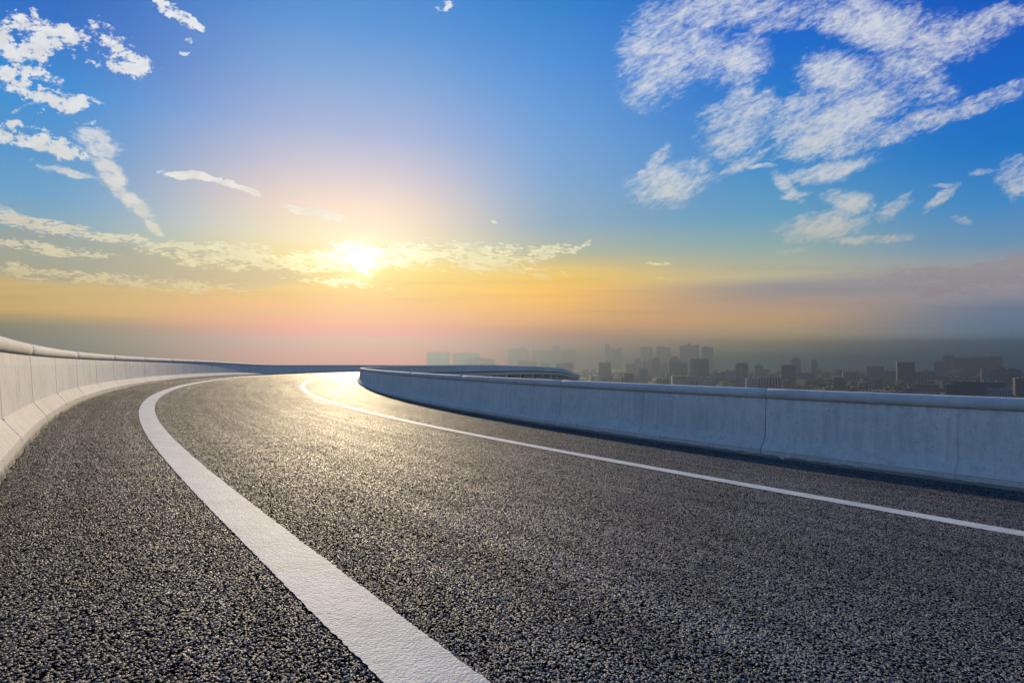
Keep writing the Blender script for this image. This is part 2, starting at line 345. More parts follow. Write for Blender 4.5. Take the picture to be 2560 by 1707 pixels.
def make_concrete(name, base=(.60, .60, .565), pits=1.0, streak=1.0, dirt=1.0):
    m, t, b = material(name)
    co = t.new('ShaderNodeTexCoord'); P = co.outputs['Object']
    oi = t.new('ShaderNodeObjectInfo').outputs['Random']
    geo = t.new('ShaderNodeNewGeometry')
    n_big = t.noise(P, 1.3, 5, .6).outputs[0]
    n_mid = t.noise(P, 6, 5, .6).outputs[0]
    n_st = t.noise(t.mapping(P, scale=(11, 11, 0.7)), 1.0, 5, .65).outputs[0]
    n_st2 = t.noise(t.mapping(P, scale=(42, 42, 1.6)), 1.0, 3, .6).outputs[0]
    n_f = t.noise(P, 90, 4, .7).outputs[0]
    pv = t.voro(P, 26).outputs['Distance']
    pn = t.noise(P, 9, 3).outputs[0]
    k = t.m('ADD', 1.0, t.m('MULTIPLY', t.m('SUBTRACT', n_big, .5), .55))
    k = t.m('ADD', k, t.m('MULTIPLY', t.m('SUBTRACT', n_mid, .5), .50))
    k = t.m('ADD', k, t.m('MULTIPLY', t.m('SUBTRACT', n_st, .5), .62 * streak))
    k = t.m('ADD', k, t.m('MULTIPLY', t.m('SUBTRACT', n_st2, .5), .20 * streak))
    k = t.m('ADD', k, t.m('MULTIPLY', t.m('SUBTRACT', oi, .5), .12))
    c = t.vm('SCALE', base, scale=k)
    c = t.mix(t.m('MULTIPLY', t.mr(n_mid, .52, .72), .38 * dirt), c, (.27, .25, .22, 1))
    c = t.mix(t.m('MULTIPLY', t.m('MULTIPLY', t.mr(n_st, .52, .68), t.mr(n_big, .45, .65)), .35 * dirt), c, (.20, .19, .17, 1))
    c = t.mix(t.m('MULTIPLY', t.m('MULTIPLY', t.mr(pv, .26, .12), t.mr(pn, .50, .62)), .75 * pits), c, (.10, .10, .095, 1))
    t.put(b.inputs['Base Color'], c)
    b.inputs['Roughness'].default_value = 0.85; b.inputs['Specular IOR Level'].default_value = 0.18
    h = t.m('ADD', t.m('MULTIPLY', n_f, .35), t.m('ADD', t.m('MULTIPLY', n_mid, .8), t.m('MULTIPLY', t.mr(pv, .14, .06), -.8 * pits)))
    h = t.m('ADD', h, t.m('MULTIPLY', n_st2, 0.3))
    bump = t.new('ShaderNodeBump'); bump.inputs['Strength'].default_value = 0.6; bump.inputs['Distance'].default_value = 0.004
    t.put(bump.inputs['Height'], h); t.l.new(bump.outputs[0], b.inputs['Normal'])
    return m
CONC = make_concrete("parapet_concrete")
CONC_RAIL = make_concrete("coping_concrete", (.50, .49, .46), 0.6, 0.35, 0.6)
CONC_FOOT = make_concrete("footing_concrete", (.52, .50, .45), 0.5, 0.9, 1.4)
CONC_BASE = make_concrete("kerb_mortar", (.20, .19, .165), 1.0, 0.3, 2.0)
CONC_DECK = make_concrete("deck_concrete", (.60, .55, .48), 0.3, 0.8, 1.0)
CONC_SHADE = make_concrete("underdeck_shade_concrete", (.10, .085, .07), 0.3, 0.8, 1.0)  # darkened deck concrete: shade of the slab edge and recesses put into the colour

# ------------------------------------------------------------------ the ramp's alignment
KAP = np.array([-0.0216626, -0.00850897, 0.00916819, 0.01888131, 0.01487484, 0.01277225, 0.00605167, 0.00364289,
                0.01248967, 0.01573616, 0.01038759, 0.00115747, -0.00658432, -0.0039238, 0.00941589])
SKN = np.array([-14, -4, 4, 10, 16, 22, 30, 40, 52, 68, 86, 106, 130, 160, 200.])
GRD = np.array([-0.02695809, -0.00553215, -0.00488963, -0.01450507, -0.00737365, -0.01148181, -0.01254392, -0.0355178, -0.05140747, -0.05550741])
GKN = np.array([-14, 4, 20, 40, 60, 85, 110, 135, 165, 200.])
CNT = np.array([0.09121745, 0.07343082, 0.05395282, 0.02583577, 0.01073509, 0.02899364, 0.0524882])
CKN = np.array([-14, 10, 30, 60, 90, 120, 200.])
A_IN, A_OUT, A_WALL, U_CAM, PSI0 = 2.66549188, 6.39433458, 7.34084337, 7.05362955, -0.66451996
def hermite(K, Vv, s):
    m_ = np.gradient(Vv, K); s = np.clip(s, K[0], K[-1])
    i = np.clip(np.searchsorted(K, s, side='right') - 1, 0, len(K) - 2)
    h = K[i + 1] - K[i]; t = (s - K[i]) / h
    return (2*t**3 - 3*t**2 + 1)*Vv[i] + (t**3 - 2*t**2 + t)*h*m_[i] + (-2*t**3 + 3*t**2)*Vv[i+1] + (t**3 - t**2)*h*m_[i+1]
FS = np.arange(-40, 262.001, 0.05)
_k = hermite(SKN, KAP, FS); _k[FS > 200] = -0.020
_cum = lambda v: np.concatenate([[0], np.cumsum(.5 * (v[1:] + v[:-1]) * 0.05)])
i0 = int(np.argmin(abs(FS)))
_psi = _cum(_k); _psi = _psi - _psi[i0] + PSI0
_X = _cum(np.sin(_psi)); _Y = _cum(np.cos(_psi)); _Z = _cum(hermite(GKN, GRD, FS)); _C = hermite(CKN, CNT, FS)
_NX = -np.cos(_psi); _NY = np.sin(_psi)
_X = _X - _X[i0] - _NX[i0] * U_CAM; _Y = _Y - _Y[i0] - _NY[i0] * U_CAM; _Z = _Z - _Z[i0] - _C[i0] * U_CAM
def at(s, u, h=0.0):
    """point on the ramp: s along it, u across it (survey units), h metres above the surface"""
    s = np.asarray(s, float); u = np.asarray(u, float)
    f = lambda a: np.interp(s, FS, a)
    x = f(_X) + f(_NX) * u; y = f(_Y) + f(_NY) * u; z = f(_Z) + f(_C) * u
    return np.stack([x * SC, y * SC, z * SC + h], -1)
def heading(s): return float(np.interp(s, FS, _psi))

def sheet(name, ss, us, h, mat, parent=None, kind=None):
    S_, U_ = np.meshgrid(ss, us, indexing='ij')
    P = at(S_.ravel(), U_.ravel(), h)
    nu = len(us); ns = len(ss)
    a = (np.arange(ns - 1)[:, None] * nu + np.arange(nu - 1)[None]).ravel()
    F = np.stack([a, a + nu, a + nu + 1, a + 1], 1)
    uv = np.stack([S_.ravel() * SC, U_.ravel() * SC], 1)
    return link(name, P, F.tolist(), mat, parent, smooth=True, uv=uv)
s_all = np.concatenate([np.arange(-38, 40, 0.4), np.arange(40, 258, 0.8)])
road = sheet("road", s_all, np.linspace(-0.06, A_WALL + 0.06, 12), 0.0, ASPHALT)
md = road.modifiers.new("dice", 'SUBSURF'); md.subdivision_type = 'SIMPLE'; md.levels = 0; md.render_levels = 1
scene.cycles.feature_set = 'EXPERIMENTAL'; road.cycles.use_adaptive_subdivision = True; road.cycles.dicing_rate = 1.0
scene.cycles.dicing_rate = 1.0; scene.cycles.max_subdivisions = 12
tag(road, "dark coarse asphalt roadway curving right between two concrete parapets", "road", kind="structure")
LW = 0.1
s_line = np.concatenate([np.arange(-38, -2, 0.4), np.arange(-2, 9, 0.008), np.arange(9, 40, 0.1), np.arange(40, 258, 0.8)])
def painted_line(uc, label, seed):
    rg = np.random.default_rng(seed); n = len(s_line)
    o = sheet("edge_line", s_line, np.linspace(uc - LW, uc + LW, 3), 0.0012, PAINT, road)
    co_ = np.empty(n * 3 * 3, dtype=np.float32); o.data.vertices.foreach_get('co', co_); co_ = co_.reshape(n, 3, 3)
    nrm = np.stack([np.interp(s_line, FS, _NX), np.interp(s_line, FS, _NY), np.zeros(n)], 1)
    for c in (0, 2):
        q = np.convolve(rg.normal(0, 1, n), np.ones(2) / 1.4, 'same') * 0.0016 + np.convolve(rg.normal(0, 1, n), np.ones(30) / 5.5, 'same') * 0.0016
        co_[:, c] += nrm * q[:, None]
    o.data.vertices.foreach_set('co', co_.ravel()); o.data.update(); tag(o, label)
painted_line(A_OUT, "broad white line beside the left parapet", 1)
painted_line(A_IN, "white line nearer the right parapet", 2)

# ------------------------------------------------------------------ parapets
FOOT_P = [(0.0, -0.03), (-0.004, 0.03), (-0.002, 0.082), (0.016, 0.087), (0.016, 0.096), (0.008, 0.103), (0.128, 0.262), (0.146, 0.285)]
FACE_P = [(0.146, 0.285), (0.158, 0.45), (0.180, 0.78), (0.200, 0.925)]
def rail_profile():
    cx, cz, r = 0.258, 0.975, 0.100
    pts = []
    for a in np.linspace(218, -38, 15):
        pts.append((cx - r * math.cos(math.radians(a - 180)) * 1.0 if False else cx + r * math.cos(math.radians(a)), cz + r * math.sin(math.radians(a)) * 0.97))
    return pts
RAIL_P = rail_profile()
def sweep(name, prof, s0, s1, side, mat, parent, closed_back=None, groove=None, end=0.008, wob=0.0, seed=0):
    """profile swept from s0 to s1; side -1: inner wall, +1: outer wall"""
    base_u = 0.0 if side < 0 else A_WALL
    n = 6
    ss = list(np.linspace(s0, s1, n * 2 + 1)); ins = [0.0] * len(ss)
    if groove is not None:
        e = 0.009 / SC
        ss = [x for x in ss if abs(x - groove) > e * 2.5]; ins = [0.0] * len(ss)
        for dd, v in ((-1.6 * e, 0.0), (-0.5 * e, groove_depth), (0.5 * e, groove_depth), (1.6 * e, 0.0)):
            ss.append(groove + dd); ins.append(v)
    e = 0.012 / SC
    ss += [s0 + e, s1 - e]; ins += [0.0, 0.0]
    order = np.argsort(ss); ss = np.array(ss)[order]; ins = np.array(ins)[order]
    ins[0] = end; ins[-1] = end
    prof = np.array(prof)
    # inward normal of the profile, for grooves and chamfers
    tg = np.gradient(prof, axis=0); nrm = np.stack([tg[:, 1], -tg[:, 0]], 1); nrm /= np.linalg.norm(nrm, axis=1)[:, None] + 1e-9
    rng = np.random.default_rng(seed)
    V_ = []
    for s_, i_ in zip(ss, ins):
        q = prof + nrm * i_
        if wob: q = q + rng.normal(0, wob, q.shape) * np.array([1, .6])
        pts = at(np.full(len(q), s_), base_u + side * q[:, 0] / SC)
        # height measured from the road edge, walls stand upright
        ez = at([s_], [base_u])[0, 2]
        pts[:, 2] = ez + q[:, 1]
        V_.append(pts)
    k = len(prof); V_ = np.concatenate(V_); F = []
    for i in range(len(ss) - 1):
        for j in range(k - 1):
            a = i * k + j
            f = [a, a + 1, a + k + 1, a + k]
            F.append(f if side > 0 else f[::-1])
    # close the back and both ends
    if closed_back:
        for i in range(len(ss) - 1):
            a = i * k; f = [a + k - 1, a, a + k, a + 2 * k - 1]
            F.append(f if side > 0 else f[::-1])
        F.append(list(range(k))[::-1] if side > 0 else list(range(k)))
        l0 = (len(ss) - 1) * k
        F.append([l0 + j for j in range(k)] if side > 0 else [l0 + j for j in range(k)][::-1])
    return link(name, V_, F, mat, parent, smooth=False)
groove_depth = 0.014
GAP = 0.012 / SC / 2
PL = 4.1
def parapet(side, phase, s_lo, s_hi, label, name):
    root = empty(name, tuple(at([0], [0 if side < 0 else A_WALL])[0]))
    inv = Matrix.Translation(-root.location)
    k0 = int(math.ceil((s_lo - phase) / PL)); s = phase + k0 * PL; idx = 0
    while s + PL < s_hi:
        face_prof = FACE_P + [(0.40, 0.925), (0.42, -0.06), (0.146, -0.06)]
        pan = sweep("wall_panel", face_prof, s + GAP, s + PL - GAP, side, CONC, root, True, s + PL / 2, seed=idx)
        ft = sweep("flared_footing", FOOT_P + [(0.145, -0.03)], s + GAP, s + PL - GAP, side, CONC_FOOT, pan, True, s + PL / 2, wob=0.0006, seed=idx + 500)
        rl = sweep("coping", RAIL_P, s + GAP, s + PL - GAP, side, CONC_RAIL, pan, True, None, end=0.004, seed=idx + 900)
        kk = len(RAIL_P) - 1
        for f in rl.data.polygons: f.use_smooth = len(f.vertices) == 4 and 0 < f.index // kk < 13
        for o in (pan,): o.matrix_parent_inverse = inv
        s += PL; idx += 1
    tag(root, label, "parapet")
    return root
parapet(+1, 7.45, -36, 250, "pale sunlit concrete parapet rising along the left, outer edge of the road", "concrete_parapet")
parapet(-1, 3.87, -36, 250, "shaded bluish concrete parapet from the right edge round the inside of the bend", "concrete_parapet")

# crumbly mortar strip under the footings
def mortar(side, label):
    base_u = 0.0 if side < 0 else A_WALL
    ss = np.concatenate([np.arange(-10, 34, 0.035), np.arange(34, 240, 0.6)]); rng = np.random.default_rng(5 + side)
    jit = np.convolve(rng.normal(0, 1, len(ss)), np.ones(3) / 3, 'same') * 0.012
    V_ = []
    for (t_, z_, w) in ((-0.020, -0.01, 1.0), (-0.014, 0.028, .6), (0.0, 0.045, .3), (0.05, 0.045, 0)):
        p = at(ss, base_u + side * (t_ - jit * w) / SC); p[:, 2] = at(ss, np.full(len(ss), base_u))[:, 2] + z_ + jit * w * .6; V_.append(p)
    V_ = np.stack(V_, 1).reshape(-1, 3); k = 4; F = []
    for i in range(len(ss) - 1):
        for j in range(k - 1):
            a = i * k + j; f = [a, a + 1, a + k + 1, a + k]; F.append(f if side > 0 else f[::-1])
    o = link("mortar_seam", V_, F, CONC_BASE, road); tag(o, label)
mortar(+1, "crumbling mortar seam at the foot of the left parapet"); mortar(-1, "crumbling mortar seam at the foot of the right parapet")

# ------------------------------------------------------------------ viaduct deck under the road
ss = np.concatenate([np.arange(-38, 40, 0.8), np.arange(40, 258, 1.2)])
def deck_part(name, prof, mat, parent, close=True):
    """prof: (u, height) in survey units / metres, swept along the whole ramp"""
    V_ = []
    for u, h in prof: V_.append(at(ss, np.full(len(ss), u), h))
    V_ = np.stack(V_, 1); k = len(prof); V_ = V_.reshape(-1, 3); F = []
    for i in range(len(ss) - 1):
        for j in range(k):
            a = i * k + j; b_ = i * k + (j + 1) % k
            F.append([a, b_, b_ + k, a + k][::-1])
    F.append(list(range(k))); F.append([(len(ss) - 1) * k + j for j in range(k)][::-1])
    return link(name, V_, F, mat, parent)
via = empty("viaduct_deck", tuple(at([0], [3.6], -1.0)[0]))
UO = A_WALL
inv = Matrix.Translation(-via.location)
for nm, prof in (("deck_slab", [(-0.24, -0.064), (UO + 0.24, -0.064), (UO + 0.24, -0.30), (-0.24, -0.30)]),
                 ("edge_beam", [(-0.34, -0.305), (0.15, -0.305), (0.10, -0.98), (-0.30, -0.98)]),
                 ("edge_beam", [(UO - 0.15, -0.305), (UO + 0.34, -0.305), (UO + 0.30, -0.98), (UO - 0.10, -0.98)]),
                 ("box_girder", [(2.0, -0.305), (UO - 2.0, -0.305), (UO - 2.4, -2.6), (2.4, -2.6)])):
    o = deck_part(nm, prof, CONC_SHADE if nm in ("box_girder", "deck_slab") else CONC_DECK, via); o.matrix_parent_inverse = inv
tag(via, "raised concrete viaduct deck with edge beam and brackets, seen curling away in the middle distance", "viaduct")
def bracket(s, side):
    u0 = 0.0 if side < 0 else UO
    hw = 0.22 / SC
    V_ = []
    for sg in (-hw, hw):
        for (t_, h) in ((0.22, -0.985), (-1.90, -0.985), (-2.1, -2.2), (-1.95, -2.3), (0.1, -2.3), (0.22, -2.0)):
            V_.append(at([s + sg], [u0 + side * t_], h)[0])
    n = 6; F = [list(range(n)), list(range(n, 2 * n))[::-1]] + [[j, (j + 1) % n, (j + 1) % n + n, j + n][::-1] for j in range(n)]
    o = link("bracket", V_, F, CONC_DECK, via); o.matrix_parent_inverse = inv
for s_ in np.arange(20, 200, 6.4): bracket(s_, -1)
o = deck_part("lower_rib", [(-0.26, -2.31), (0.04, -2.31), (0.04, -2.7), (-0.26, -2.7)], CONC_DECK, via); o.matrix_parent_inverse = inv
# piers
pier_src = None
for i, s_ in enumerate(np.arange(4, 235, 19.0)):
    p = at([s_], [UO / 2], -2.61)[0]
    if pier_src is None:
        root = empty("viaduct_pier")
        bm = bmesh.new()
        r_ = bmesh.ops.create_cone(bm, cap_ends=True, segments=28, radius1=0.95, radius2=0.85, depth=21.0)
        bmesh.ops.translate(bm, verts=r_['verts'], vec=(0, 0, -11.6))
        me = bpy.data.meshes.new("column"); bm.to_mesh(me); bm.free(); me.materials.append(CONC_DECK)
        c_ = bpy.data.objects.new("column", me); COL.objects.link(c_); c_.parent = root
        V_ = [(x, y, z) for z, w in ((-1.1, 0.9), (-0.005, 1.9)) for x, y in ((-w, -.95), (w, -.95), (w, .95), (-w, .95))]
        F = [[0, 3, 2, 1], [4, 5, 6, 7], [0, 1, 5, 4], [1, 2, 6, 5], [2, 3, 7, 6], [3, 0, 4, 7]]
        link("pier_cap", V_, F, CONC_DECK, root); pier_src = root; o = root
    else:
        o = pier_src.copy(); COL.objects.link(o)
        for ch in list(pier_src.children):
            q = ch.copy(); COL.objects.link(q); q.parent = o
    o.location = tuple(p); o.rotation_euler = (0, 0, -heading(s_))
    tag(o, "round concrete pier carrying the curved viaduct deck", "pier", "piers under the viaduct")

# ------------------------------------------------------------------ ground: one sheet, a wooded rise under the ramp, city plain beyond
GZ = -80.0
def hill(x, y):
    r = math.hypot(x - 5, y - 85)
    t = min(1.0, max(0.0, (r - 150) / 260)); t = t * t * (3 - 2 * t)
    return -21.0 * (1 - t) + GZ * t
def make_ground_mat():
    m, t, b = material("city_ground")
    co = t.new('ShaderNodeTexCoord'); P = co.outputs['Object']
    v = t.voro(P, 0.012).outputs['Color']; vd = t.voro(P, 0.0065, 'DISTANCE_TO_EDGE').outputs[0]
    n = t.noise(P, 0.004, 6, .62).outputs[0]; n2 = t.noise(P, 0.06, 5, .6).outputs[0]
    sp = t.new('ShaderNodeSeparateColor'); t.put(sp.inputs[0], v)
    c = t.mix(sp.outputs[0], (.035, .05, .03, 1), (.10, .10, .095, 1))
    c = t.mix(t.mr(n, .45, .6), c, (.03, .048, .025, 1))
    c = t.mix(t.m('MULTIPLY', t.mr(vd, 0.05, 0.03), .7), c, (.16, .16, .155, 1))
    c = t.mix(t.m('MULTIPLY', t.mr(n2, .5, .7), .5), c, (.02, .035, .018, 1))
    t.put(b.inputs['Base Color'], c); b.inputs['Roughness'].default_value = .9
    return m
GROUND = make_ground_mat()
rr = [0.01, 40, 80, 120] + list(np.linspace(150, 420, 22)) + [500, 650, 850, 1100, 1400, 1800, 2300, 3000, 4000, 5200]
na = 96; V_ = []; F = []
for r_ in rr:
    for a in range(na):
        th = 2 * math.pi * a / na; x = 5 + r_ * math.cos(th); y = 85 + r_ * math.sin(th)
        z = hill(x, y) + (1.5 * math.sin(x * .05) * math.cos(y * .06) if 100 < r_ < 420 else 0)
        V_.append((x, y, z))
for i in range(len(rr) - 1):
    for a in range(na):
        b_ = (a + 1) % na; F.append([i * na + a, (i + 1) * na + a, (i + 1) * na + b_, i * na + b_])
F.append([a for a in range(na)])
ground = link("ground", V_, F, GROUND, smooth=True); tag(ground, "flat dim city plain below the viaduct fading into haze", "ground", kind="structure")

def ray_ground(px, py, z=GZ):
    d = fwd * CAM_F + CR * (px - 1280) + CU * (853.5 - py)
    t = (z - CAM_H) / d.z
    return Vector((0, 0, CAM_H)) + d * t
def at_dist(px, dist, z=GZ):
    d = fwd * CAM_F + CR * (px - 1280)
    return Vector((d.x / d.y * dist, dist, z))
def height_of(px, py, dist):
    d = fwd * CAM_F + CR * (px - 1280) + CU * (853.5 - py)
    return CAM_H + d.z / d.y * dist - GZ

# pale avenue cutting through the blocks, far right
m_av, t_, b_ = material("pale_avenue"); b_.inputs['Base Color'].default_value = (.55, .50, .42, 1); b_.inputs['Roughness'].default_value = .8
m_tr, t_, b_ = material("foliage"); oi = t_.new('ShaderNodeObjectInfo').outputs['Random']
co_ = t_.new('ShaderNodeTexCoord').outputs['Object']
t_.put(b_.inputs['Base Color'], t_.mix(t_.noise(co_, 0.3, 4, .6).outputs[0], (.025, .045, .02, 1), (.07, .10, .04, 1))); b_.inputs['Roughness'].default_value = .8
FOLI = m_tr
pts = [(2416, 921.5, 5), (2424, 928, 7), (2436, 936, 9), (2446, 943, 11), (2453, 950, 14), (2456, 962, 16), (2457, 985, 22)]
V_ = []; F = []
for i, (px, py, w) in enumerate(pts):
    for sg in (-1, 1):
        q = ray_ground(px + sg * w / 2, py, GZ + 0.6); V_.append(tuple(q))
    if i: F.append([2 * i - 2, 2 * i - 1, 2 * i + 1, 2 * i])
V_ += [(x, y, z - .5) for x, y, z in V_]; n_ = len(pts) * 2
F += [[2 * i, 2 * i + 2, 2 * i + 2 + n_, 2 * i + n_] for i in range(len(pts) - 1)] + [[2 * i + 1, 2 * i + 3, 2 * i + 3 + n_, 2 * i + 1 + n_][::-1] for i in range(len(pts) - 1)]
av = link("avenue", V_, F, m_av); tag(av, "pale sunlit avenue slanting between dark towers at the far right", "street", kind="structure")

# ------------------------------------------------------------------ buildings
def make_facade(name, wall, glass, sx=0.30, sz=0.31, vert=False):
    m, t, b = material(name)
    co = t.new('ShaderNodeTexCoord'); P = co.outputs['Object']
    s_ = t.new('ShaderNodeSeparateXYZ'); t.put(s_.inputs[0], P)
    oi = t.new('ShaderNodeObjectInfo').outputs['Random']
    fx = t.m('FRACT', t.m('MULTIPLY', t.m('ADD', s_.outputs[0], s_.outputs[1]), sx)); fz = t.m('FRACT', t.m('MULTIPLY', s_.outputs[2], sz))
    wx = t.m('MULTIPLY', t.m('GREATER_THAN', fx, .28), t.m('LESS_THAN', fx, .82)); wz = t.m('MULTIPLY', t.m('GREATER_THAN', fz, .30), t.m('LESS_THAN', fz, .80))
    w = wx if vert else t.m('MULTIPLY', wx, wz)
    geo = t.new('ShaderNodeNewGeometry'); nz = t.new('ShaderNodeSeparateXYZ'); t.put(nz.inputs[0], geo.outputs['Normal'])
    w = t.m('MULTIPLY', w, t.m('LESS_THAN', t.m('ABSOLUTE', nz.outputs[2]), .5))
    wc = t.vm('SCALE', wall, scale=t.m('MULTIPLY', t.mr(oi, 0, 1, .75, 1.2, False), t.mr(t.noise(P, .08, 4).outputs[0], .3, .7, .85, 1.1)))
    t.put(b.inputs['Base Color'], t.mix(w, wc, glass)); t.put(b.inputs['Roughness'], t.mr(w, 0, 1, .8, .25))
    return m
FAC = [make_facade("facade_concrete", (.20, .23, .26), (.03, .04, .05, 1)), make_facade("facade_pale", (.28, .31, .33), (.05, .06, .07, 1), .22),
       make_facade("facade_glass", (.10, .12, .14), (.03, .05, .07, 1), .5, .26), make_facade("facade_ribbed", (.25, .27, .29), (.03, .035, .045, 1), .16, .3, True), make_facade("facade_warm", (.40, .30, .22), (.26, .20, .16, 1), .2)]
FARM, t_, b_ = material("roof_warm"); b_.inputs["Base Color"].default_value = (.36, .28, .21, 1)
ROOFM, t_, b_ = material("roof_grey"); b_.inputs['Base Color'].default_value = (.16, .15, .15, 1)

def prism(w, d, z0, z1, top=1.0, n=4, topd=None):
    """vertices and faces of a tapered n-gon block; n=4 is a box"""
    V_ = []
    if n == 4: ring = [(-.5, -.5), (.5, -.5), (.5, .5), (-.5, .5)]
    else: ring = [(.5 * math.cos(2 * math.pi * i / n), .5 * math.sin(2 * math.pi * i / n)) for i in range(n)]
    for z, k in ((z0, 1.0), (z1, top)):
        for x, y in ring: V_.append((x * w * k, y * d * k, z))
    F = [list(range(n))[::-1], list(range(n, 2 * n))] + [[i, (i + 1) % n, (i + 1) % n + n, i + n] for i in range(n)]
    return V_, F
def join(parts):
    V_, F = [], []
    for (v, f), (ox, oy) in parts:
        k = len(V_); V_ += [(x + ox, y + oy, z) for x, y, z in v]; F += [[i + k for i in q] for q in f]
    return V_, F
rb = random.Random(11)
def building(x0, x1, top, dist_km, style, label, fac=0, name="tower_block", group=None, cat="building", depth=None, rot=None):
    dist = dist_km * 1000; cx = (x0 + x1) / 2
    w = (x1 - x0) / CAM_F * dist * math.sqrt(1 + ((cx - 1280) / CAM_F) ** 2) * 1.0
    H = height_of(cx, top, dist); loc = at_dist(cx, dist)
    root = empty(name, tuple(loc), 0)
    face = -math.atan2(loc.x, loc.y)
    root.rotation_euler = (0, 0, face + (rot if rot is not None else R(rb.uniform(-9, 9))))
    d = depth or min(w * 0.8, 34); mt = FAC[fac]
    P_ = lambda nm, parts, mt_=mt: link(nm, *join(parts), mt_, root)
    def shaft(hs, n=4, ww=w, dd=d): P_("wall", [(prism(ww, dd, 0, hs, 1, n), (0, 0))])
    if style == 'flat':
        shaft(H - 2.4); P_("roof_parapet", [(prism(w * 1.03, d * 1.03, H - 2.4, H), (0, 0))], ROOFM)
    elif style == 'plant':
        shaft(H - 7); P_("roof_parapet", [(prism(w * 1.02, d * 1.02, H - 7, H - 5.2), (0, 0))], ROOFM)
        P_("plant_room", [(prism(w * .5, d * .5, H - 5.2, H), (w * rb.uniform(-.15, .15), 0))], ROOFM)
    elif style == 'serrated':
        shaft(H - 6)
        n = 5; P_("roof_crown", [(prism(w * .96, d * .9, H - 6, H - 3.6), (0, 0))] + [(prism(w * .10, d * .4, H - 3.6, H - rb.uniform(0, 1.2)), (w * (-.36 + .18 * i), 0)) for i in range(n)], ROOFM)
    elif style == 'stepped':
        shaft(H * .86); P_("setback_storey", [(prism(w * .80, d * .8, H * .86, H * .94), (0, 0))]); P_("plant_room", [(prism(w * .46, d * .5, H * .94, H), (w * .05, 0))], ROOFM)
    elif style == 'pointed':
        shaft(H * .86); P_("shoulder", [(prism(w * .84, d * .84, H * .86, H * .91, .8), (0, 0))]); P_("roof", [(prism(w * .60, d * .60, H * .91, H * .975, .25), (0, 0))], ROOFM)
        P_("finial", [(prism(w * .12, w * .12, H * .965, H, .5, 8), (0, 0))], ROOFM)
    elif style == 'round':
        shaft(H * .94, 16); P_("roof", [(prism(w * .97, d * .97, H * .94, H * .98, .82, 16), (0, 0)), (prism(w * .78, d * .78, H * .98, H, .5, 16), (0, 0))], ROOFM)
    elif style == 'finned':
        shaft(H - 7, 4, w * .94, d * .94)
        for i in range(7):
            P_("pilaster", [(prism(w * .05, d * .07, 0, H - 5), (w * (-.45 + .15 * i), -d * .5))], FAC[1])
        P_("roof_crown", [(prism(w * .90, d * .9, H - 7, H, .86), (0, 0))], ROOFM)
    elif style == 'slab':
        shaft(H - 3)
        P_("roof_parapet", [(prism(w * 1.01, d * 1.02, H - 3, H - 2), (0, 0))], ROOFM)
        k = max(2, int(w / 16)); [P_("stair_head", [(prism(4.5, min(6, d * .5), H - 2, H + 1.2), (w * (-.5 + (i + .5) / k), 0))], ROOFM) for i in range(k)]
    elif style == 'estate':
        k = max(3, int((x1 - x0) / 9)); ww = w / k
        for i in range(k):
            hh = H * (1 - rb.uniform(0, .10)); x_ = -w / 2 + ww * (i + .5)
            P_("wing", [(prism(ww * 1.0 - .1, d * rb.uniform(.8, 1.1), 0, hh), (x_, 0))])
            P_("stair_head", [(prism(ww * .3, d * .4, hh, hh + 4), (x_ + ww * rb.uniform(-.2, .2), 0))], FARM)
    elif style == 'plain':
        shaft(H - 1.2); P_("roof", [(prism(w * 1.03, d * 1.04, H - 1.2, H), (0, 0))], ROOFM)
    tag(root, label, cat, group)
    return root
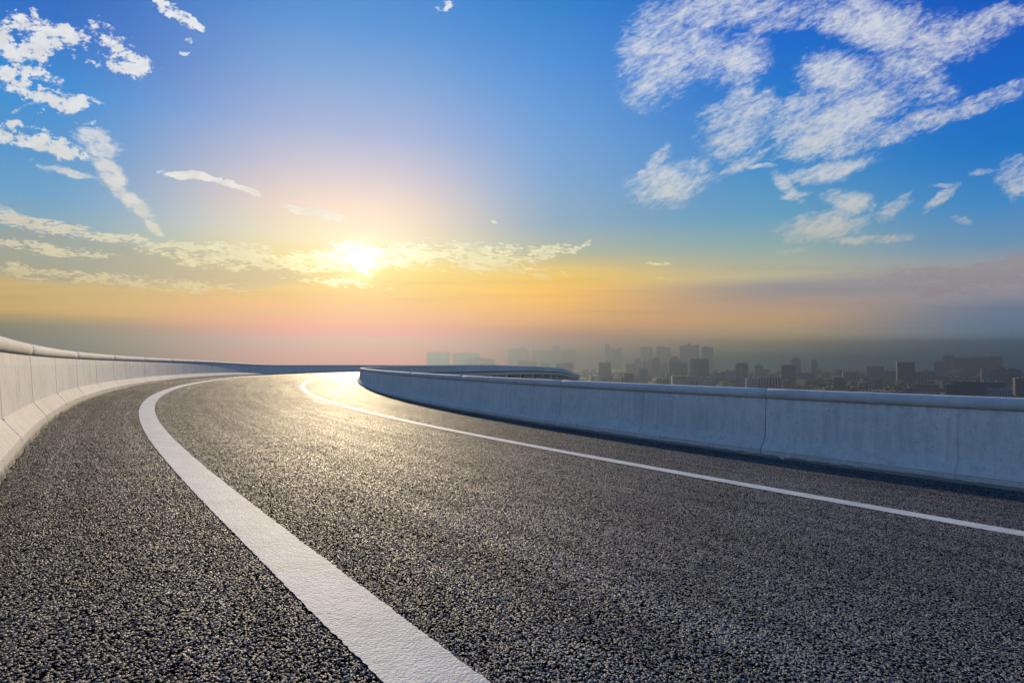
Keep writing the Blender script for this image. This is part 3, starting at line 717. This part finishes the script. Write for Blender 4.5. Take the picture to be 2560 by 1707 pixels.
T = [
 (1497, 1527, 904, 2.1, 'serrated', "grey tower with notched crown, first tower right of the curling viaduct", 2),
 (1504, 1531, 936, 1.45, 'plant', "short dark block in front of the notched-crown tower", 0),
 (1560, 1583, 932, 1.4, 'flat', "dark squat flat-topped block left of the pointed tower", 2),
 (1551, 1561, 942, 1.42, 'plain', "narrow low annex on the left side of the dark squat block", 0),
 (1599, 1618, 919, 1.75, 'pointed', "slim dark tower with pointed roof standing before the tall cluster", 0),
 (1566, 1589, 908, 2.9, 'slab', "broad pale-grey block at the left end of the tall cluster", 0),
 (1588, 1602, 895, 2.95, 'pointed', "first peaked tower of three in the tall cluster", 1),
 (1605, 1616, 894, 3.0, 'pointed', "middle peaked tower of three in the tall cluster", 1),
 (1617, 1629, 895, 2.95, 'pointed', "third peaked tower, just left of the wide stepped tower", 1),
 (1631, 1649, 892.5, 2.7, 'stepped', "wide stepped tower at the right end of the peaked trio", 0),
 (1650, 1667, 908, 2.8, 'plant', "lower hazy block beside the wide stepped tower", 0),
 (1672, 1699, 891, 2.6, 'stepped', "tall stepped tower behind the construction block with the crane", 1),
 (1673, 1716, 905, 2.2, 'slab', "wide dark unfinished block carrying the tower crane", 2),
 (1727, 1747, 896.5, 2.0, 'flat', "left one of the twin dark flat-topped towers", 2),
 (1750, 1770, 897.5, 2.0, 'flat', "right one of the twin dark flat-topped towers", 2),
 (1839, 1868, 906.5, 1.9, 'finned', "tower with vertical ribs and a tapered crown", 3),
 (1889, 1906, 908, 2.4, 'pointed', "slender peaked tower right of the ribbed tower", 1),
 (1957, 1984, 912, 1.8, 'flat', "dark flat tower in front of the tall peaked one", 2),
 (1981, 1999, 891, 2.7, 'pointed', "tall peaked tower rising behind the dark flat tower", 0),
 (2028, 2041, 899, 2.8, 'round', "slim round-topped tower standing alone", 0),
 (2087, 2108, 943, 1.5, 'plain', "dark low cube of a building above the parapet, left of the rooftop sign", 2),
 (2172, 2202, 915, 2.3, 'plain', "faint wide block left of the square blue tower", 0),
 (2247, 2277, 905, 1.9, 'flat', "square blue-grey tower standing alone on the right", 2),
 (2338, 2355, 903, 2.9, 'plant', "faint slab tower right of the square blue tower", 0),
 (2362, 2378, 884, 3.4, 'estate', "barely visible high tower in the haze, far right", 0),
 (2395, 2477, 891, 3.3, 'estate', "long faint housing slab high in the haze, far right", 0),
 (2370, 2399, 952, 1.12, 'plant', "darkest near block, leftmost of three by the pale avenue", 2),
 (2405, 2446, 950, 1.10, 'slab', "wide darkest block, middle of three by the pale avenue", 2),
 (2457, 2495, 951, 1.12, 'slab', "dark block right of the pale avenue", 2),
 (2478, 2511, 969, 0.98, 'slab', "lower dark block in front of the one right of the avenue", 0),
 (2459, 2484, 920, 1.75, 'slab', "hazy apartment tower behind the dark block, nearest the avenue", 1),
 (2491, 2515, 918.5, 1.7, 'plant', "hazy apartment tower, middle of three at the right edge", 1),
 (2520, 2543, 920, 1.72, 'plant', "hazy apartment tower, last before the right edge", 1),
 (2544, 2575, 943, 1.25, 'slab', "dark building cut by the right edge of the photo", 2),
 (1388, 1409, 908, 2.4, 'plain', "left half of a grey paired block behind the tip of the curling viaduct", 0),
 (1409, 1433, 906, 2.4, 'plain', "right half of a grey paired block behind the tip of the curling viaduct", 0),
 (1292, 1316, 901, 3.1, 'slab', "faint serrated block above the viaduct, left of a similar pair", 0),
 (1318, 1342, 903, 3.1, 'slab', "faint serrated block above the viaduct, middle of three", 0),
 (1352, 1375, 906, 3.2, 'slab', "faint serrated block above the viaduct, right of three", 0),
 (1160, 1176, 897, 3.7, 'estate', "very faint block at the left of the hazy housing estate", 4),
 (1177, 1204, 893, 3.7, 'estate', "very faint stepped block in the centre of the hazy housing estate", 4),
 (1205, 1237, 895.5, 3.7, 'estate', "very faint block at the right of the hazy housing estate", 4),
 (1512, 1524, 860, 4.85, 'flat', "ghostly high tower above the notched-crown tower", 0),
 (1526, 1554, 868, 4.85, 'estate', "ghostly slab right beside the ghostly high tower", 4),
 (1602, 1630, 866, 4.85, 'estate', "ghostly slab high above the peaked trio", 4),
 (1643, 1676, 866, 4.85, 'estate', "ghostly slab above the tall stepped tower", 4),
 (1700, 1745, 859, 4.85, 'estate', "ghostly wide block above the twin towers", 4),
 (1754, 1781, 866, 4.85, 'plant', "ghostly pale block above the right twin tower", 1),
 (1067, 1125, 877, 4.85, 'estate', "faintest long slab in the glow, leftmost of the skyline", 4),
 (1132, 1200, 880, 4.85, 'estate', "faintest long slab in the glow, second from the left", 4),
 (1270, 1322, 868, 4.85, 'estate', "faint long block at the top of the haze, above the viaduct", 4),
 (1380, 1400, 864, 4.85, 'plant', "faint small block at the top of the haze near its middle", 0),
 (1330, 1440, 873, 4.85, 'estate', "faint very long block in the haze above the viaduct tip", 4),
]
for t_ in T: building(*t_[:5], t_[5], t_[6], depth=None)
MID = [(1640, 1674, 944, 1.5, "low apartment row below the wide stepped tower"), (1680, 1726, 938, 1.55, "comb-like apartment row below the crane block"), (1728, 1746, 949, 1.35, "small dark block below the left twin tower"),
       (1750, 1786, 941, 1.45, "apartment row with roof huts below the right twin tower"), (1786, 1812, 930, 1.9, "dim block between the twins and the ribbed tower, left half"), (1812, 1838, 926, 2.0, "dim block touching the ribbed tower on its left"),
       (1839, 1859, 946, 1.3, "dark low block at the foot of the ribbed tower"), (1866, 1892, 944, 1.4, "low pale-striped block under the slender peaked tower"), (1894, 1920, 942, 1.45, "low block right of the slender peaked tower"),
       (1922, 1950, 941, 1.45, "low white-striped block left of the dark flat tower"), (2000, 2032, 931, 2.0, "dim block behind the parapet below the round-topped tower"), (2110, 2140, 928, 2.2, "dim low terrace left of the faint wide block"),
       (2205, 2243, 926, 2.1, "dim low terrace left of the square blue tower"), (2285, 2330, 928, 2.0, "dim low terrace right of the square blue tower"), (2332, 2362, 938, 1.6, "dark low block left of the three darkest blocks")]
for x0, x1, tp, dk, lb in MID: building(x0, x1, tp, dk, 'slab', lb, rb.choice([0, 1, 3]), name="apartment_block")
# rooftop sign on a hall just above the parapet
loc = building(2135, 2255, 982.3, 1.25, 'plain', "long low hall carrying the pale rooftop characters", 0, name="hall", rot=0.0)
m_sg, t_, b_ = material("sign_white"); b_.inputs['Base Color'].default_value = (.75, .75, .72, 1)
Hh = height_of(2195, 982.3, 1250)
sgn = empty("rooftop_sign", (loc.location.x, loc.location.y, GZ + Hh + .02), loc.rotation_euler.z)
ST = {0: [(0, 0, .12, 1), (0, .5, 1, .12), (0, .05, .8, .12), (-.35, .25, .12, .5)], 1: [(-.3, 0, .12, 1), (.25, 0, .12, 1), (0, .9, .9, .12), (0, .45, .6, .12)],
      2: [(0, .85, 1, .12), (0, .4, .7, .12), (0, 0, .9, .12), (0, 0, .12, .9)], 3: [(-.35, 0, .12, .9), (.35, 0, .12, .9), (0, .8, .8, .12), (0, .35, .5, .12), (0, .05, .8, .1)]}
xs = [-38, -31.5, -25, -18.5, -12, -5.5, 7, 13.5, 20, 26.5, 33]
for i, x in enumerate(xs):
    parts = [(prism(w_ * 4.8, .4, z_ * 6.6 + .3, (z_ + h_) * 6.6 + .3), (x + ox * 4.6, 0)) for ox, z_, w_, h_ in ST[(i * 3 + i // 2) % 4]]
    parts = [((v, f), (ox, .013 * j)) for j, ((v, f), (ox, _)) in enumerate(parts)]
    link("character", *join(parts), m_sg, sgn)
tag(sgn, "row of pale block characters standing on the roof of the low hall", "sign")
# tower crane
m_cr, t_, b_ = material("crane_steel"); b_.inputs['Base Color'].default_value = (.30, .27, .2, 1)
cd = 2200; cl = at_dist(1703, cd); hc = height_of(1703, 900, cd)
crn = empty("tower_crane", tuple(cl), -math.atan2(cl.x, cl.y))
link("mast", *join([(prism(1.8, 1.8, 0, hc + 1), (0, -20))]), m_cr, crn)
link("jib", *join([(prism(46, 1.2, hc - .6, hc + .6), (21, -20)), (prism(10, 1.0, hc - .5, hc + .5), (-8, -20.2))]), m_cr, crn)
link("counterweight", *join([(prism(3, 1.6, hc - 2.4, hc - .7), (-11, -20))]), m_cr, crn)
tag(crn, "thin tower crane with its jib pointing right towards the twin towers", "crane")

# low-rise blocks: one built, the rest copied
LOWF = make_facade("facade_low", (.13, .14, .14), (.05, .055, .06, 1), .2)
def low_src(k):
    root = empty("low_rise_building")
    w, d, h = ((26, 12, 18), (16, 14, 12), (40, 13, 21))[k]
    link("wall", *prism(w, d, 0, h), LOWF, root)
    link("roof", *join([(prism(w * 1.04, d * 1.06, h, h + .8), (0, 0)), (prism(5, 5, h + .8, h + 3.4), (w * .2, 0))]), ROOFM, root)
    return root
srcs = [low_src(k) for k in range(3)]
used = [False] * 3
rl_ = random.Random(3); placed = []
blk = [(b.location.x, b.location.y) for b in bpy.data.objects if b.type == 'EMPTY' and b.name.startswith(('tower_block', 'apartment_block', 'hall'))]
tries = 0
while len(placed) < 160 and tries < 6000:
    tries += 1
    px = rl_.uniform(1440, 2600); dist = rl_.uniform(1000, 3400)
    q = at_dist(px, dist)
    if any((q.x - a) ** 2 + (q.y - b__) ** 2 < 46 ** 2 for a, b__ in placed) or any((q.x - a) ** 2 + (q.y - b__) ** 2 < 60 ** 2 for a, b__ in blk): continue
    placed.append((q.x, q.y)); k = rl_.randrange(3)
    if not used[k]: o = srcs[k]; used[k] = True
    else:
        o = srcs[k].copy(); COL.objects.link(o)
        for ch in list(srcs[k].children):
            c_ = ch.copy(); COL.objects.link(c_); c_.parent = o
    o.location = (q.x, q.y, GZ); o.rotation_euler = (0, 0, R(rl_.choice([8, 98]) + rl_.uniform(-6, 6))); sc_ = rl_.uniform(.7, 1.5)
    o.scale = (sc_, 1.0, rl_.uniform(.6, 1.5))
    tag(o, "tiny low-rise block lost in the dim haze at the feet of the towers", "building", "low-rise blocks between the towers")
# tree masses over the plain and the rise: a far-off wood that reads as one mass
rt = np.random.default_rng(9)
ico = bmesh.new(); bmesh.ops.create_icosphere(ico, subdivisions=1, radius=1.0)
iv = np.array([v.co[:] for v in ico.verts]); ifc = np.array([[v.index for v in f.verts] for f in ico.faces]); ico.free()
def wood(name, centres, smin, smax, label):
    Vs, Fs = [], []; k = 0
    for (x, y, z) in centres:
        s_ = rt.uniform(smin, smax); v = iv * (1 + rt.uniform(-.28, .28, (len(iv), 1))) * np.array([s_, s_, s_ * .8]) + np.array([x, y, z + s_ * .45])
        Vs.append(v); Fs.append(ifc + k); k += len(iv)
    o = link(name, np.concatenate(Vs), np.concatenate(Fs).tolist(), FOLI); tag(o, label, "trees", kind="stuff")
cc = []
for _ in range(420):
    px = rt.uniform(1440, 2640); dist = rt.uniform(900, 3300); q = at_dist(px, dist); n_ = rt.integers(4, 14)
    for _ in range(n_): cc.append((q.x + rt.normal(0, 22), q.y + rt.normal(0, 12), GZ))
wood("distant_trees", cc, 4, 9, "dark tree canopy spread between the distant blocks")
cc = []
for _ in range(4200):
    a = rt.uniform(0, 2 * math.pi); r_ = 480 * math.sqrt(rt.uniform(0, 1)); x = 5 + r_ * math.cos(a); y = 85 + r_ * math.sin(a); cc.append((x, y, hill(x, y)))
wood("hillside_trees", cc, 2.5, 5, "wooded slope falling away below the viaduct")

# ------------------------------------------------------------------ haze: one closed box of even air
HT = HAZE_TOP; HR = HAZE_R
hm = bpy.data.materials.new("haze_air"); hm.use_nodes = True; hm.node_tree.nodes.clear(); t_ = NT(hm.node_tree)
pv_ = t_.new('ShaderNodeVolumePrincipled'); pv_.inputs['Color'].default_value = HAZE_ALB + (1,); pv_.inputs['Density'].default_value = HAZE_DENS; pv_.inputs['Anisotropy'].default_value = HAZE_G
om = t_.new('ShaderNodeOutputMaterial'); t_.l.new(pv_.outputs[0], om.inputs['Volume'])
V_, F = prism(2 * HR, 2 * HR, GZ - 3.0, HT)
hz = link("haze", V_, F, hm); tag(hz, "thin even haze over the city and road", "haze", kind="stuff")
